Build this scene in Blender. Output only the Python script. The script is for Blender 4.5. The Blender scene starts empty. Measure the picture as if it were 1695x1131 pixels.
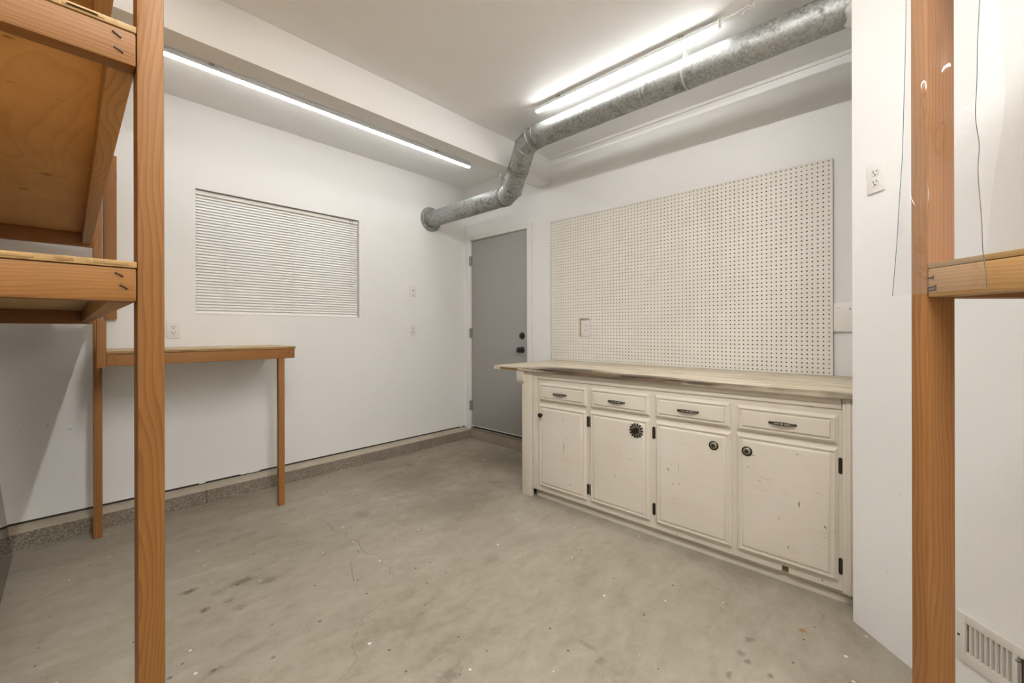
import bpy, bmesh, math, random
from mathutils import Vector, Matrix
random.seed(7)
C = bpy.context.scene.collection
S = bpy.context.scene
PI = math.pi

# ------------------------------------------------------------------ camera
FPX, YAW, HY, ROLL = 689.0, math.radians(43.24), 547.4, math.radians(-0.134)
W, H = 1695.0, 1131.0
cd = bpy.data.cameras.new('camera'); cam = bpy.data.objects.new('camera', cd); C.objects.link(cam)
fw = Vector((math.cos(YAW), math.sin(YAW), 0)); r0 = Vector((math.sin(YAW), -math.cos(YAW), 0)); u0 = Vector((0, 0, 1))
rt = r0*math.cos(ROLL) + u0*math.sin(ROLL); up = u0*math.cos(ROLL) - r0*math.sin(ROLL)
cam.matrix_world = Matrix(((rt.x, up.x, -fw.x, 0), (rt.y, up.y, -fw.y, 0), (rt.z, up.z, -fw.z, 1.20), (0, 0, 0, 1)))
cd.sensor_width = 36.0; cd.sensor_fit = 'HORIZONTAL'; cd.lens = FPX/W*36.0
cd.shift_y = (HY - H/2)/W; cd.clip_start = 0.02; cd.clip_end = 60
S.camera = cam

# ------------------------------------------------------------------ world, exposure
wd = bpy.data.worlds.new('night'); S.world = wd; wd.use_nodes = True
wd.node_tree.nodes['Background'].inputs[0].default_value = (0.5, 0.6, 0.8, 1)
wd.node_tree.nodes['Background'].inputs[1].default_value = 0.12
S.view_settings.view_transform = 'Standard'; S.view_settings.look = 'None'
S.view_settings.gamma = 1.0; S.view_settings.use_curve_mapping = False
S.view_settings.exposure = 2.68
LED_STRENGTH = 8.0           # batten beside the duct
LED_LONG = 4.8               # long batten by the window wall
LED_FAR = 10.0               # battens in the rest of the garage
LED_FILL = 45.0             # unseen batten added over the camera as fill light
LED_COL = (0.99, 0.99, 0.975)

# ------------------------------------------------------------------ room dimensions
XW, YW, ZC = 3.075, 3.63, 2.81       # door wall plane, window wall plane, ceiling
YC = 3.54                            # face of the concrete curb
DX, DY = 2.211, 0.153                # corner of the diagonal wall
Q = math.sqrt(0.5)
def D(s, d, z):                      # point by the diagonal wall: along, off the wall, up
    return Vector((DX - (s + d)*Q, DY + (d - s)*Q, z))
DM = Matrix(((-Q, -Q, 0, DX), (-Q, Q, 0, DY), (0, 0, 1, 0), (0, 0, 0, 1)))  # (s,d,z) -> world (left handed)

# ------------------------------------------------------------------ materials
class NT:
    def __init__(s, name):
        s.m = bpy.data.materials.new(name); s.m.use_nodes = True
        s.t = s.m.node_tree; s.b = s.t.nodes['Principled BSDF']; s.out = s.t.nodes['Material Output']
    def n(s, typ, **kw):
        x = s.t.nodes.new(typ)
        for k, v in kw.items():
            if k.startswith('i_'):
                key = k[2:].replace('_', ' ')
                sock = x.inputs[int(key)] if key.isdigit() else x.inputs[key]
                s.put(v, sock)
            else: setattr(x, k, v)
        return x
    def put(s, v, sock):
        if isinstance(v, bpy.types.NodeSocket): s.t.links.new(v, sock)
        elif isinstance(v, bpy.types.Node): s.t.links.new(v.outputs[0], sock)
        elif isinstance(v, (tuple, list)) and sock.type == 'RGBA' and len(v) == 3: sock.default_value = (*v, 1)
        else: sock.default_value = v
    def math(s, op, a, b=0.0, c=None, clamp=False):
        x = s.n('ShaderNodeMath', operation=op, i_0=a, i_1=b); x.use_clamp = clamp
        if c is not None: s.put(c, x.inputs[2])
        return x.outputs[0]
    def coord(s, kind='Object', scale=(1, 1, 1), rot=(0, 0, 0), loc=(0, 0, 0), attr=None):
        if attr:
            a = s.n('ShaderNodeAttribute', attribute_name=attr).outputs['Vector']
        else: a = s.n('ShaderNodeTexCoord').outputs[kind]
        mp = s.n('ShaderNodeMapping'); s.put(a, mp.inputs['Vector'])
        mp.inputs['Scale'].default_value = scale; mp.inputs['Rotation'].default_value = rot; mp.inputs['Location'].default_value = loc
        return mp.outputs[0]
    def noise(s, vec, scale=5.0, detail=4.0, rough=0.55, dist=0.0, out=0):
        x = s.n('ShaderNodeTexNoise'); s.put(vec, x.inputs['Vector'])
        x.inputs['Scale'].default_value = scale; x.inputs['Detail'].default_value = detail
        x.inputs['Roughness'].default_value = rough; x.inputs['Distortion'].default_value = dist
        return x.outputs[out]
    def vor(s, vec, scale, feature='F1', out='Distance'):
        x = s.n('ShaderNodeTexVoronoi', feature=feature); s.put(vec, x.inputs['Vector']); x.inputs['Scale'].default_value = scale
        return x.outputs[out]
    def ramp(s, fac, stops):
        x = s.n('ShaderNodeValToRGB'); s.put(fac, x.inputs[0]); e = x.color_ramp.elements
        while len(e) < len(stops): e.new(0.5)
        for el, (p, c) in zip(e, stops):
            el.position = p; el.color = (*c, 1) if isinstance(c, tuple) else (c, c, c, 1)
        return x.outputs[0]
    def mix(s, fac, a, b, mode='MIX'):
        x = s.n('ShaderNodeMix', data_type='RGBA', blend_type=mode)
        s.put(fac, x.inputs[0]); s.put(a, x.inputs[6]); s.put(b, x.inputs[7]); return x.outputs[2]
    def bump(s, h, strength=0.2, dist=0.002):
        x = s.n('ShaderNodeBump'); s.put(h, x.inputs['Height']); x.inputs['Strength'].default_value = strength
        x.inputs['Distance'].default_value = dist; s.put(x.outputs[0], s.b.inputs['Normal'])
    def set(s, col=None, rough=None, metal=None, spec=None, **kw):
        if col is not None: s.put(col, s.b.inputs['Base Color'])
        if rough is not None: s.put(rough, s.b.inputs['Roughness'])
        if metal is not None: s.put(metal, s.b.inputs['Metallic'])
        if spec is not None: s.put(spec, s.b.inputs['Specular IOR Level'])
        return s.m

def simple(name, col, rough=0.5, metal=0.0, spec=0.5):
    t = NT(name); return t.set(col, rough, metal, spec)

def m_wall(name, col=(0.83, 0.82, 0.80), bump=0.25):
    t = NT(name); v = t.coord()
    n1 = t.noise(v, 1.3, 3); n2 = t.noise(v, 95, 2)
    c = t.mix(t.ramp(n1, [(0.35, 0.0), (0.7, 1.0)]), tuple(x*0.975 for x in col), col)
    sp = t.ramp(t.noise(v, 34, 2, 0.4), [(0.80, 0.0), (0.82, 1.0)])
    c = t.mix(t.math('MULTIPLY', sp, 0.35), c, (0.30, 0.27, 0.23))
    t.bump(t.math('ADD', n2, t.math('MULTIPLY', t.noise(v, 260, 2), 0.5)), bump, 0.0015)
    return t.set(c, 0.55, spec=0.3)

def m_wood(name, light, dark, ring=52.0, rough=0.55, knots=0.5):
    t = NT(name)
    g = t.n('ShaderNodeAttribute', attribute_name='gc').outputs['Vector']
    def mp(sc, loc=(0, 0, 0)):
        x = t.n('ShaderNodeMapping'); t.put(g, x.inputs['Vector']); x.inputs['Scale'].default_value = sc; x.inputs['Location'].default_value = loc; return x.outputs[0]
    wob = t.noise(mp((5, 5, 1.5)), 1.0, 2, 0.5)
    wob2 = t.noise(mp((16, 16, 1.1), (3, 1, 7)), 1.0, 3, 0.55)
    sx = t.n('ShaderNodeSeparateXYZ'); t.put(g, sx.inputs[0])
    r = t.math('ADD', t.math('MULTIPLY', sx.outputs[0], 0.85), t.math('MULTIPLY', sx.outputs[1], 0.5))
    r = t.math('ADD', r, t.math('MULTIPLY', wob, 0.075)); r = t.math('ADD', r, t.math('MULTIPLY', wob2, 0.014))
    ph = t.math('FRACT', t.math('MULTIPLY', r, ring*1.7))
    band = t.ramp(ph, [(0.0, 0.05), (0.55, 0.35), (0.86, 0.85), (1.0, 0.1)])
    fine = t.noise(mp((260, 260, 5)), 1.0, 3, 0.6)
    f = t.math('ADD', t.math('MULTIPLY', band, 0.62), t.math('MULTIPLY', t.math('SUBTRACT', fine, 0.5), 0.55), clamp=True)
    big = t.noise(mp((9, 9, 0.7), (5, 5, 5)), 1.0, 2)
    f = t.math('ADD', f, t.math('MULTIPLY', t.math('SUBTRACT', big, 0.5), 0.9), clamp=True)
    c = t.mix(f, light, dark)
    kd = t.vor(mp((7, 7, 2.6), (1.7, 0.4, 2.2)), 1.0)
    kn = t.ramp(kd, [(0.0, 1.0), (0.055, 0.9), (0.11, 0.0)])
    c = t.mix(t.math('MULTIPLY', kn, knots), c, tuple(x*0.33 for x in dark))
    t.bump(t.math('ADD', fine, band), 0.12, 0.0008)
    return t.set(c, rough, spec=0.3)

def m_ply(name, light, dark):
    t = NT(name)
    g = t.n('ShaderNodeAttribute', attribute_name='gc').outputs['Vector']
    def mp(sc, loc=(0, 0, 0)):
        x = t.n('ShaderNodeMapping'); t.put(g, x.inputs['Vector']); x.inputs['Scale'].default_value = sc; x.inputs['Location'].default_value = loc; return x.outputs[0]
    a = t.noise(mp((3.2, 3.2, 1.1)), 1.0, 2, 0.5, 0.6)
    lines = t.math('FRACT', t.math('MULTIPLY', a, 15.0))
    ln = t.ramp(lines, [(0.0, 0.1), (0.6, 0.35), (0.88, 0.8), (1.0, 0.15)])
    fine = t.noise(mp((150, 150, 8)), 1.0, 3, 0.6)
    blot = t.noise(mp((5, 5, 3), (2, 2, 2)), 1.0, 3)
    f = t.math('ADD', t.math('MULTIPLY', ln, 0.38), t.math('MULTIPLY', fine, 0.25))
    f = t.math('ADD', f, t.math('MULTIPLY', t.math('SUBTRACT', blot, 0.45), 1.1), clamp=True)
    c = t.mix(f, light, dark)
    dash = t.ramp(t.noise(mp((26, 26, 60), (9, 4, 1)), 1.0, 1, 0.4), [(0.74, 0.0), (0.79, 1.0)])
    kn = t.ramp(t.vor(mp((5, 5, 5), (0.3, 0.6, 0.2)), 1.0), [(0.0, 1.0), (0.05, 0.8), (0.09, 0.0)])
    c = t.mix(t.math('MULTIPLY', dash, 0.6), c, (0.09, 0.045, 0.02)); c = t.mix(t.math('MULTIPLY', kn, 0.75), c, (0.10, 0.05, 0.02))
    return t.set(c, 0.6, spec=0.3)

def m_floor():
    t = NT('concrete_floor'); v = t.coord()
    vs = t.coord(scale=(0.9, 2.0, 1), rot=(0, 0, 0.5))
    n1 = t.noise(v, 1.1, 5, 0.6, 0.4); n2 = t.noise(vs, 5.5, 5, 0.65, 0.5); n3 = t.noise(v, 150, 3, 0.7); n4 = t.noise(v, 22, 4, 0.6)
    f = t.math('ADD', t.math('MULTIPLY', n1, 0.95), t.math('MULTIPLY', n2, 0.75))
    f = t.math('ADD', f, t.math('MULTIPLY', n3, 0.42)); f = t.math('ADD', f, t.math('MULTIPLY', n4, 0.30))
    c = t.ramp(t.math('MULTIPLY', f, 0.425), [(0.36, (0.20, 0.168, 0.122)), (0.47, (0.305, 0.265, 0.205)), (0.56, (0.355, 0.315, 0.25)), (0.66, (0.43, 0.388, 0.318))])
    grey = t.ramp(t.noise(v, 0.9, 3), [(0.42, 0.0), (0.62, 1.0)])
    c = t.mix(t.math('MULTIPLY', grey, 0.35), c, t.mix(1.0, c, (0.96, 0.99, 1.04), 'MULTIPLY'))
    pos = t.n('ShaderNodeTexCoord').outputs['Object']; sp = t.n('ShaderNodeSeparateXYZ'); t.put(pos, sp.inputs[0])
    wn_big = t.math('MULTIPLY', t.math('SUBTRACT', t.noise(v, 9, 5, 0.65), 0.5), 2.2); wn_small = t.math('MULTIPLY', t.math('SUBTRACT', t.noise(v, 55, 5, 0.7), 0.5), 3.4)
    for x, y, rx, ry, a in SPOTS:
        dx = t.math('MULTIPLY', t.math('SUBTRACT', sp.outputs[0], x), 1.0/rx); dy = t.math('MULTIPLY', t.math('SUBTRACT', sp.outputs[1], y), 1.0/ry)
        d = t.math('ADD', t.math('SQRT', t.math('ADD', t.math('MULTIPLY', dx, dx), t.math('MULTIPLY', dy, dy))), wn_big if rx > 0.15 else wn_small)
        k = t.math('MULTIPLY', t.ramp(t.math('MULTIPLY', d, 0.5), [(0.12 if rx > 0.15 else 0.15, 1.0), (0.75 if rx > 0.15 else 0.62, 0.0)]), abs(a))
        c = t.mix(k, c, (0.34, 0.15, 0.05) if a < 0 else (0.085, 0.066, 0.044))
    # scattered paint flecks and pits
    vd = t.n('ShaderNodeTexVoronoi', voronoi_dimensions='2D'); t.put(v, vd.inputs['Vector']); vd.inputs['Scale'].default_value = 6.0
    pick = t.n('ShaderNodeSeparateColor'); t.put(vd.outputs['Color'], pick.inputs[0])
    fl = t.math('MULTIPLY', t.math('LESS_THAN', vd.outputs['Distance'], t.math('MULTIPLY', pick.outputs[1], 0.042)), t.math('GREATER_THAN', pick.outputs[0], 0.62))
    c = t.mix(t.math('MULTIPLY', fl, 0.75), c, (0.74, 0.72, 0.67))
    ve = t.n('ShaderNodeTexVoronoi', voronoi_dimensions='2D'); t.put(t.coord(loc=(3.3, 1.7, 0)), ve.inputs['Vector']); ve.inputs['Scale'].default_value = 8.0
    pk = t.n('ShaderNodeSeparateColor'); t.put(ve.outputs['Color'], pk.inputs[0])
    fd = t.math('MULTIPLY', t.math('LESS_THAN', ve.outputs['Distance'], t.math('MULTIPLY', pk.outputs[1], 0.045)), t.math('GREATER_THAN', pk.outputs[0], 0.6))
    c = t.mix(t.math('MULTIPLY', fd, 0.8), c, (0.08, 0.062, 0.045))
    t.bump(t.math('ADD', n3, t.math('MULTIPLY', n4, 2.0)), 0.12, 0.002)
    return t.set(c, t.ramp(n2, [(0.3, 0.62), (0.7, 0.8)]), spec=0.3)

SPOTS = [(0.374, 2.4, 0.033, 0.022, 0.8), (0.397, 2.193, 0.021, 0.019, 0.8), (0.564, 2.312, 0.058, 0.028, 0.6), (0.656, 2.227, 0.041, 0.028, 0.4),
 (0.468, 2.293, 0.028, 0.027, 0.35), (0.487, 2.191, 0.024, 0.025, 0.35), (0.507, 2.099, 0.026, 0.023, 0.4), (0.706, 1.759, 0.01, 0.008, 0.8),
 (0.509, 1.691, 0.011, 0.01, 0.6), (0.35, 1.778, 0.021, 0.01, 0.8), (0.236, 1.854, 0.008, 0.01, 0.8), (0.908, 1.154, 0.053, 0.03, 0.4),
 (1.35, 0.872, 0.011, 0.048, 0.35), (1.321, 0.802, 0.02, 0.02, 0.4), (1.799, 0.437, 0.021, 0.018, 0.45), (1.707, 0.443, 0.018, 0.016, 0.5),
 (1.677, 0.413, 0.015, 0.012, 0.6), (1.569, 0.443, 0.019, 0.009, 0.5), (1.661, 0.338, 0.015, 0.009, 0.6), (2.72, 2.80, 0.27, 0.36, 0.5),
 (1.911, 2.85, 0.292, 0.233, 0.35), (1.847, 2.31, 0.255, 0.241, 0.28), (1.31, 2.577, 0.047, 0.056, 0.3), (2.32, 1.93, 0.045, 0.05, 0.3),
 (2.003, 3.561, 0.057, 0.076, 0.3), (2.082, 3.218, 0.043, 0.068, 0.4), (1.523, 1.578, 0.045, 0.04, 0.3), (2.001, 0.292, 0.012, 0.016, -1)]

def m_curb():
    t = NT('exposed_aggregate'); v = t.coord()
    vn = t.n('ShaderNodeTexVoronoi'); t.put(v, vn.inputs['Vector']); vn.inputs['Scale'].default_value = 210
    hs = t.n('ShaderNodeSeparateColor'); t.put(vn.outputs['Color'], hs.inputs[0])
    c = t.ramp(hs.outputs[0], [(0.0, (0.15, 0.122, 0.092)), (0.35, (0.23, 0.195, 0.15)), (0.75, (0.30, 0.26, 0.205)), (1.0, (0.46, 0.42, 0.35))])
    n = t.noise(v, 4.0, 4); c = t.mix(t.ramp(n, [(0.4, 0.0), (0.75, 0.55)]), c, (0.19, 0.155, 0.115))
    t.bump(vn.outputs['Distance'], 0.35, 0.003)
    return t.set(c, 0.85, spec=0.2)

def m_sand(name='sandy_ledge', col=(0.46, 0.40, 0.31)):
    t = NT(name); v = t.coord(); n = t.noise(v, 60, 4, 0.7); n2 = t.noise(v, 5, 3)
    c = t.mix(n, tuple(x*0.8 for x in col), tuple(x*1.15 for x in col)); c = t.mix(t.ramp(n2, [(0.5, 0.0), (0.8, 0.5)]), c, tuple(x*0.55 for x in col))
    t.bump(n, 0.3, 0.002); return t.set(c, 0.85, spec=0.2)

def m_paint(name, col=(0.675, 0.62, 0.525), grime=0.5):
    t = NT(name); v = t.coord()
    n1 = t.noise(v, 2.2, 4, 0.6, 0.3); n2 = t.noise(t.coord(scale=(1, 1, 5)), 9, 5, 0.7)
    c = t.mix(t.ramp(n1, [(0.35, 0.0), (0.7, 1.0)]), tuple(x*p for x, p in zip(col, (0.93, 0.92, 0.89))), col)
    sm = t.ramp(n2, [(0.60, 0.0), (0.80, 1.0)])
    c = t.mix(t.math('MULTIPLY', sm, grime*0.55), c, (0.36, 0.295, 0.21))
    chip = t.ramp(t.noise(v, 38, 3, 0.5), [(0.735, 0.0), (0.755, 1.0)])
    c = t.mix(t.math('MULTIPLY', chip, 0.6), c, (0.17, 0.115, 0.07))
    t.bump(t.noise(v, 60, 3), 0.1, 0.0012)
    return t.set(c, 0.5, spec=0.35)

def m_counter():
    t = NT('worn_painted_plank'); v = t.coord(scale=(9, 1.0, 9)); o = t.coord()
    n1 = t.noise(v, 3.0, 6, 0.65, 0.4); n2 = t.noise(t.coord(scale=(30, 1.6, 30)), 3.0, 5, 0.7)
    c = t.ramp(n1, [(0.30, (0.30, 0.225, 0.14)), (0.42, (0.54, 0.455, 0.33)), (0.58, (0.70, 0.635, 0.51)), (0.8, (0.63, 0.53, 0.37))])
    c = t.mix(t.ramp(n2, [(0.58, 0.0), (0.75, 0.65)]), c, (0.28, 0.20, 0.125))
    sp = t.n('ShaderNodeSeparateXYZ'); t.put(t.n('ShaderNodeNewGeometry').outputs['Position'], sp.inputs[0])
    # worn, blackened stretch along the front edge near the open end
    for yc, ry, xc, rx, k in ((1.66, 0.42, 2.31, 0.19, 1.0), (1.40, 0.18, 2.262, 0.11, 1.0), (1.15, 0.46, 2.275, 0.11, 1.0), (0.55, 0.45, 2.262, 0.016, 0.5), (0.20, 0.10, 2.262, 0.05, 0.45)):
        dx = t.math('MULTIPLY', t.math('SUBTRACT', sp.outputs[0], xc), 1/rx); dy = t.math('MULTIPLY', t.math('SUBTRACT', sp.outputs[1], yc), 1/ry)
        d = t.math('SQRT', t.math('ADD', t.math('MULTIPLY', dx, dx), t.math('MULTIPLY', dy, dy)))
        d = t.math('ADD', d, t.math('MULTIPLY', t.math('SUBTRACT', n2, 0.5), 1.8))
        m = t.math('MULTIPLY', t.ramp(d, [(0.45, 1.0), (1.0, 0.0)]), k)
        c = t.mix(m, c, t.mix(t.ramp(n1, [(0.45, 0.0), (0.65, 1.0)]), (0.06, 0.045, 0.034), (0.24, 0.165, 0.10)))
    t.bump(n2, 0.35, 0.002)
    return t.set(c, 0.6, spec=0.3)

def m_galv():
    t = NT('galvanised_steel'); v = t.coord()
    sp = t.vor(v, 95, out='Color'); hs = t.n('ShaderNodeSeparateColor'); t.put(sp, hs.inputs[0])
    n1 = t.noise(v, 7.0, 6, 0.68, 0.3); n2 = t.noise(v, 34, 5, 0.7)
    c = t.mix(hs.outputs[0], (0.30, 0.31, 0.30), (0.45, 0.46, 0.445))
    dk = t.math('MULTIPLY', t.ramp(n1, [(0.46, 0.0), (0.60, 1.0)]), t.ramp(n2, [(0.45, 0.0), (0.56, 1.0)]))
    c = t.mix(t.math('MULTIPLY', dk, 0.6), c, (0.19, 0.185, 0.165))
    bl = t.ramp(t.noise(v, 3.1, 4), [(0.55, 0.0), (0.75, 1.0)]); c = t.mix(t.math('MULTIPLY', bl, 0.35), c, (0.60, 0.60, 0.57))
    r = t.math('ADD', 0.47, t.math('MULTIPLY', t.math('ADD', dk, t.math('MULTIPLY', hs.outputs[1], 0.35)), 0.3))
    t.bump(n2, 0.06, 0.001)
    return t.set(c, r, 0.78)

def m_peg():
    t = NT('painted_pegboard'); v = t.coord()
    n = t.noise(v, 2.0, 4, 0.6)
    c = t.mix(t.ramp(n, [(0.4, 0.0), (0.7, 1.0)]), (0.745, 0.71, 0.645), (0.785, 0.75, 0.69))
    s = t.ramp(t.noise(v, 9, 4, 0.65), [(0.66, 0.0), (0.80, 1.0)]); c = t.mix(t.math('MULTIPLY', s, 0.3), c, (0.42, 0.37, 0.30))
    return t.set(c, 0.5, spec=0.35)

def m_film(name, gloss=1.0, haze=0.045):
    t = NT(name); tr = t.n('ShaderNodeBsdfTransparent'); tr.inputs[0].default_value = (0.955, 0.955, 0.955, 1)
    gl = t.n('ShaderNodeBsdfGlossy'); gl.inputs['Roughness'].default_value = 0.02
    df = t.n('ShaderNodeBsdfDiffuse'); df.inputs[0].default_value = (0.8, 0.8, 0.8, 1)
    lw = t.n('ShaderNodeLayerWeight'); lw.inputs['Blend'].default_value = 0.5
    fr = t.math('ADD', 0.065, t.math('MULTIPLY', t.math('POWER', lw.outputs['Facing'], 4.5), 0.85))
    nz = t.noise(t.coord(scale=(1, 1, 0.45)), 13, 2, 0.4)
    bp = t.n('ShaderNodeBump'); t.put(nz, bp.inputs['Height']); bp.inputs['Strength'].default_value = 0.25; bp.inputs['Distance'].default_value = 0.015
    t.put(bp.outputs[0], gl.inputs['Normal'])
    m1 = t.n('ShaderNodeMixShader'); m1.inputs[0].default_value = haze; t.put(tr, m1.inputs[1]); t.put(df, m1.inputs[2])
    m2 = t.n('ShaderNodeMixShader'); t.put(t.math('MULTIPLY', fr, gloss, clamp=True), m2.inputs[0]); t.put(m1, m2.inputs[1]); t.put(gl, m2.inputs[2])
    t.put(m2.outputs[0], t.out.inputs['Surface']); return t.m

def m_emit(name, strength):
    t = NT(name); t.set((0.9, 0.9, 0.9), 0.4)
    t.put(LED_COL, t.b.inputs['Emission Color']); t.put(strength, t.b.inputs['Emission Strength']); return t.m

M = dict(
    wall=m_wall('white_wall_paint'), ceil=m_wall('ceiling_paint', (0.89, 0.89, 0.89), 0.35), beam=m_wall('beam_paint', (0.83, 0.82, 0.80)),
    floor=m_floor(), curb=m_curb(), ledge=m_sand(), sill=m_sand('weathered_sill', (0.26, 0.225, 0.18)),
    woodl=m_wood('fir_lumber_orange', (0.24, 0.105, 0.024), (0.128, 0.040, 0.0055), 105), wood=m_wood('fir_lumber', (0.40, 0.205, 0.070), (0.225, 0.085, 0.018), 95), wood2=m_wood('fir_lumber_red', (0.36, 0.165, 0.053), (0.205, 0.073, 0.0145), 90),
    woodp=m_wood('fir_lumber_pale', (0.43, 0.245, 0.095), (0.26, 0.115, 0.03), 90),
    ply=m_ply('plywood_face', (0.66, 0.40, 0.155), (0.45, 0.23, 0.072)), plye=m_wood('plywood_edge', (0.36, 0.225, 0.085), (0.20, 0.10, 0.03), 20),
    plyp=m_ply('plywood_pale', (0.66, 0.53, 0.35), (0.50, 0.36, 0.2)),
    door=simple('grey_door_paint', (0.345, 0.335, 0.318), 0.45), trim=simple('white_trim_paint', (0.79, 0.765, 0.725), 0.4),
    cab=m_paint('cream_cabinet_paint'), cab2=m_paint('cream_door_paint', (0.70, 0.645, 0.555), 0.8), counter=m_counter(),
    galv=m_galv(), band=simple('dull_band_steel', (0.20, 0.195, 0.18), 0.5, 0.8), strap=simple('white_strap', (0.72, 0.70, 0.66), 0.5), wire=simple('dark_strap_steel', (0.17, 0.16, 0.145), 0.5, 0.6),
    peg=m_peg(), back=simple('hole_shade_brown', (0.06, 0.04, 0.025), 0.9), fur=simple('raw_hardboard', (0.58, 0.46, 0.31), 0.7), plate=simple('white_plastic_plate', (0.78, 0.75, 0.71), 0.35), recep=simple('receptacle_plastic', (0.75, 0.725, 0.685), 0.35),
    slot=simple('dark_slot', (0.03, 0.028, 0.026), 0.6), black=simple('black_hardware', (0.012, 0.012, 0.012), 0.35), bronze=simple('aged_bronze', (0.045, 0.034, 0.022), 0.38, 0.6),
    pewter=simple('worn_brass', (0.36, 0.33, 0.26), 0.4, 0.7), chip=simple('bare_gouge', (0.07, 0.05, 0.035), 0.8), hinge=simple('hinge_steel', (0.34, 0.32, 0.28), 0.4, 0.6),
    blind=simple('blind_vinyl', (0.84, 0.815, 0.76), 0.42), cord=simple('white_cord', (0.72, 0.69, 0.62), 0.6), glass=None, winal=simple('window_frame_darkened', (0.08, 0.07, 0.06), 0.4, 0.5), staple=simple('dark_staple', (0.05, 0.03, 0.02), 0.5, 0.5),
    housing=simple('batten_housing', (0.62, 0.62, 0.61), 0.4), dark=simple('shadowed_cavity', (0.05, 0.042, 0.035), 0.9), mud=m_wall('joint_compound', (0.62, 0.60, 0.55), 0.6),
    crack=simple('crack', (0.17, 0.135, 0.095), 0.9), film=m_film('clear_plastic_film'), film2=m_film('clear_plastic_film_thin', 0.8, 0.05), fedge=simple('film_cut_edge', (0.10, 0.10, 0.105), 0.5, 0, 0.1),
    vent=simple('register_enamel', (0.70, 0.665, 0.61), 0.4), panel=simple('dark_gloss_panel', (0.012, 0.011, 0.010), 0.06), jamb=simple('jamb_paint', (0.73, 0.70, 0.655), 0.45),
    notch=simple('dark_raw_wood', (0.17, 0.085, 0.028), 0.8), rawend=m_wood('raw_board', (0.50, 0.31, 0.12), (0.36, 0.19, 0.06), 60))
gt = NT('window_glass'); gt.b.inputs['Transmission Weight'].default_value = 1.0; gt.b.inputs['Roughness'].default_value = 0.02; M['glass'] = gt.m
M['led'] = m_emit('led_diffuser', LED_STRENGTH); M['ledlong'] = m_emit('led_diffuser_long', LED_LONG); M['ledfar'] = m_emit('led_diffuser_far', LED_FAR); M['ledfill'] = m_emit('led_diffuser_fill', LED_FILL)

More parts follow.
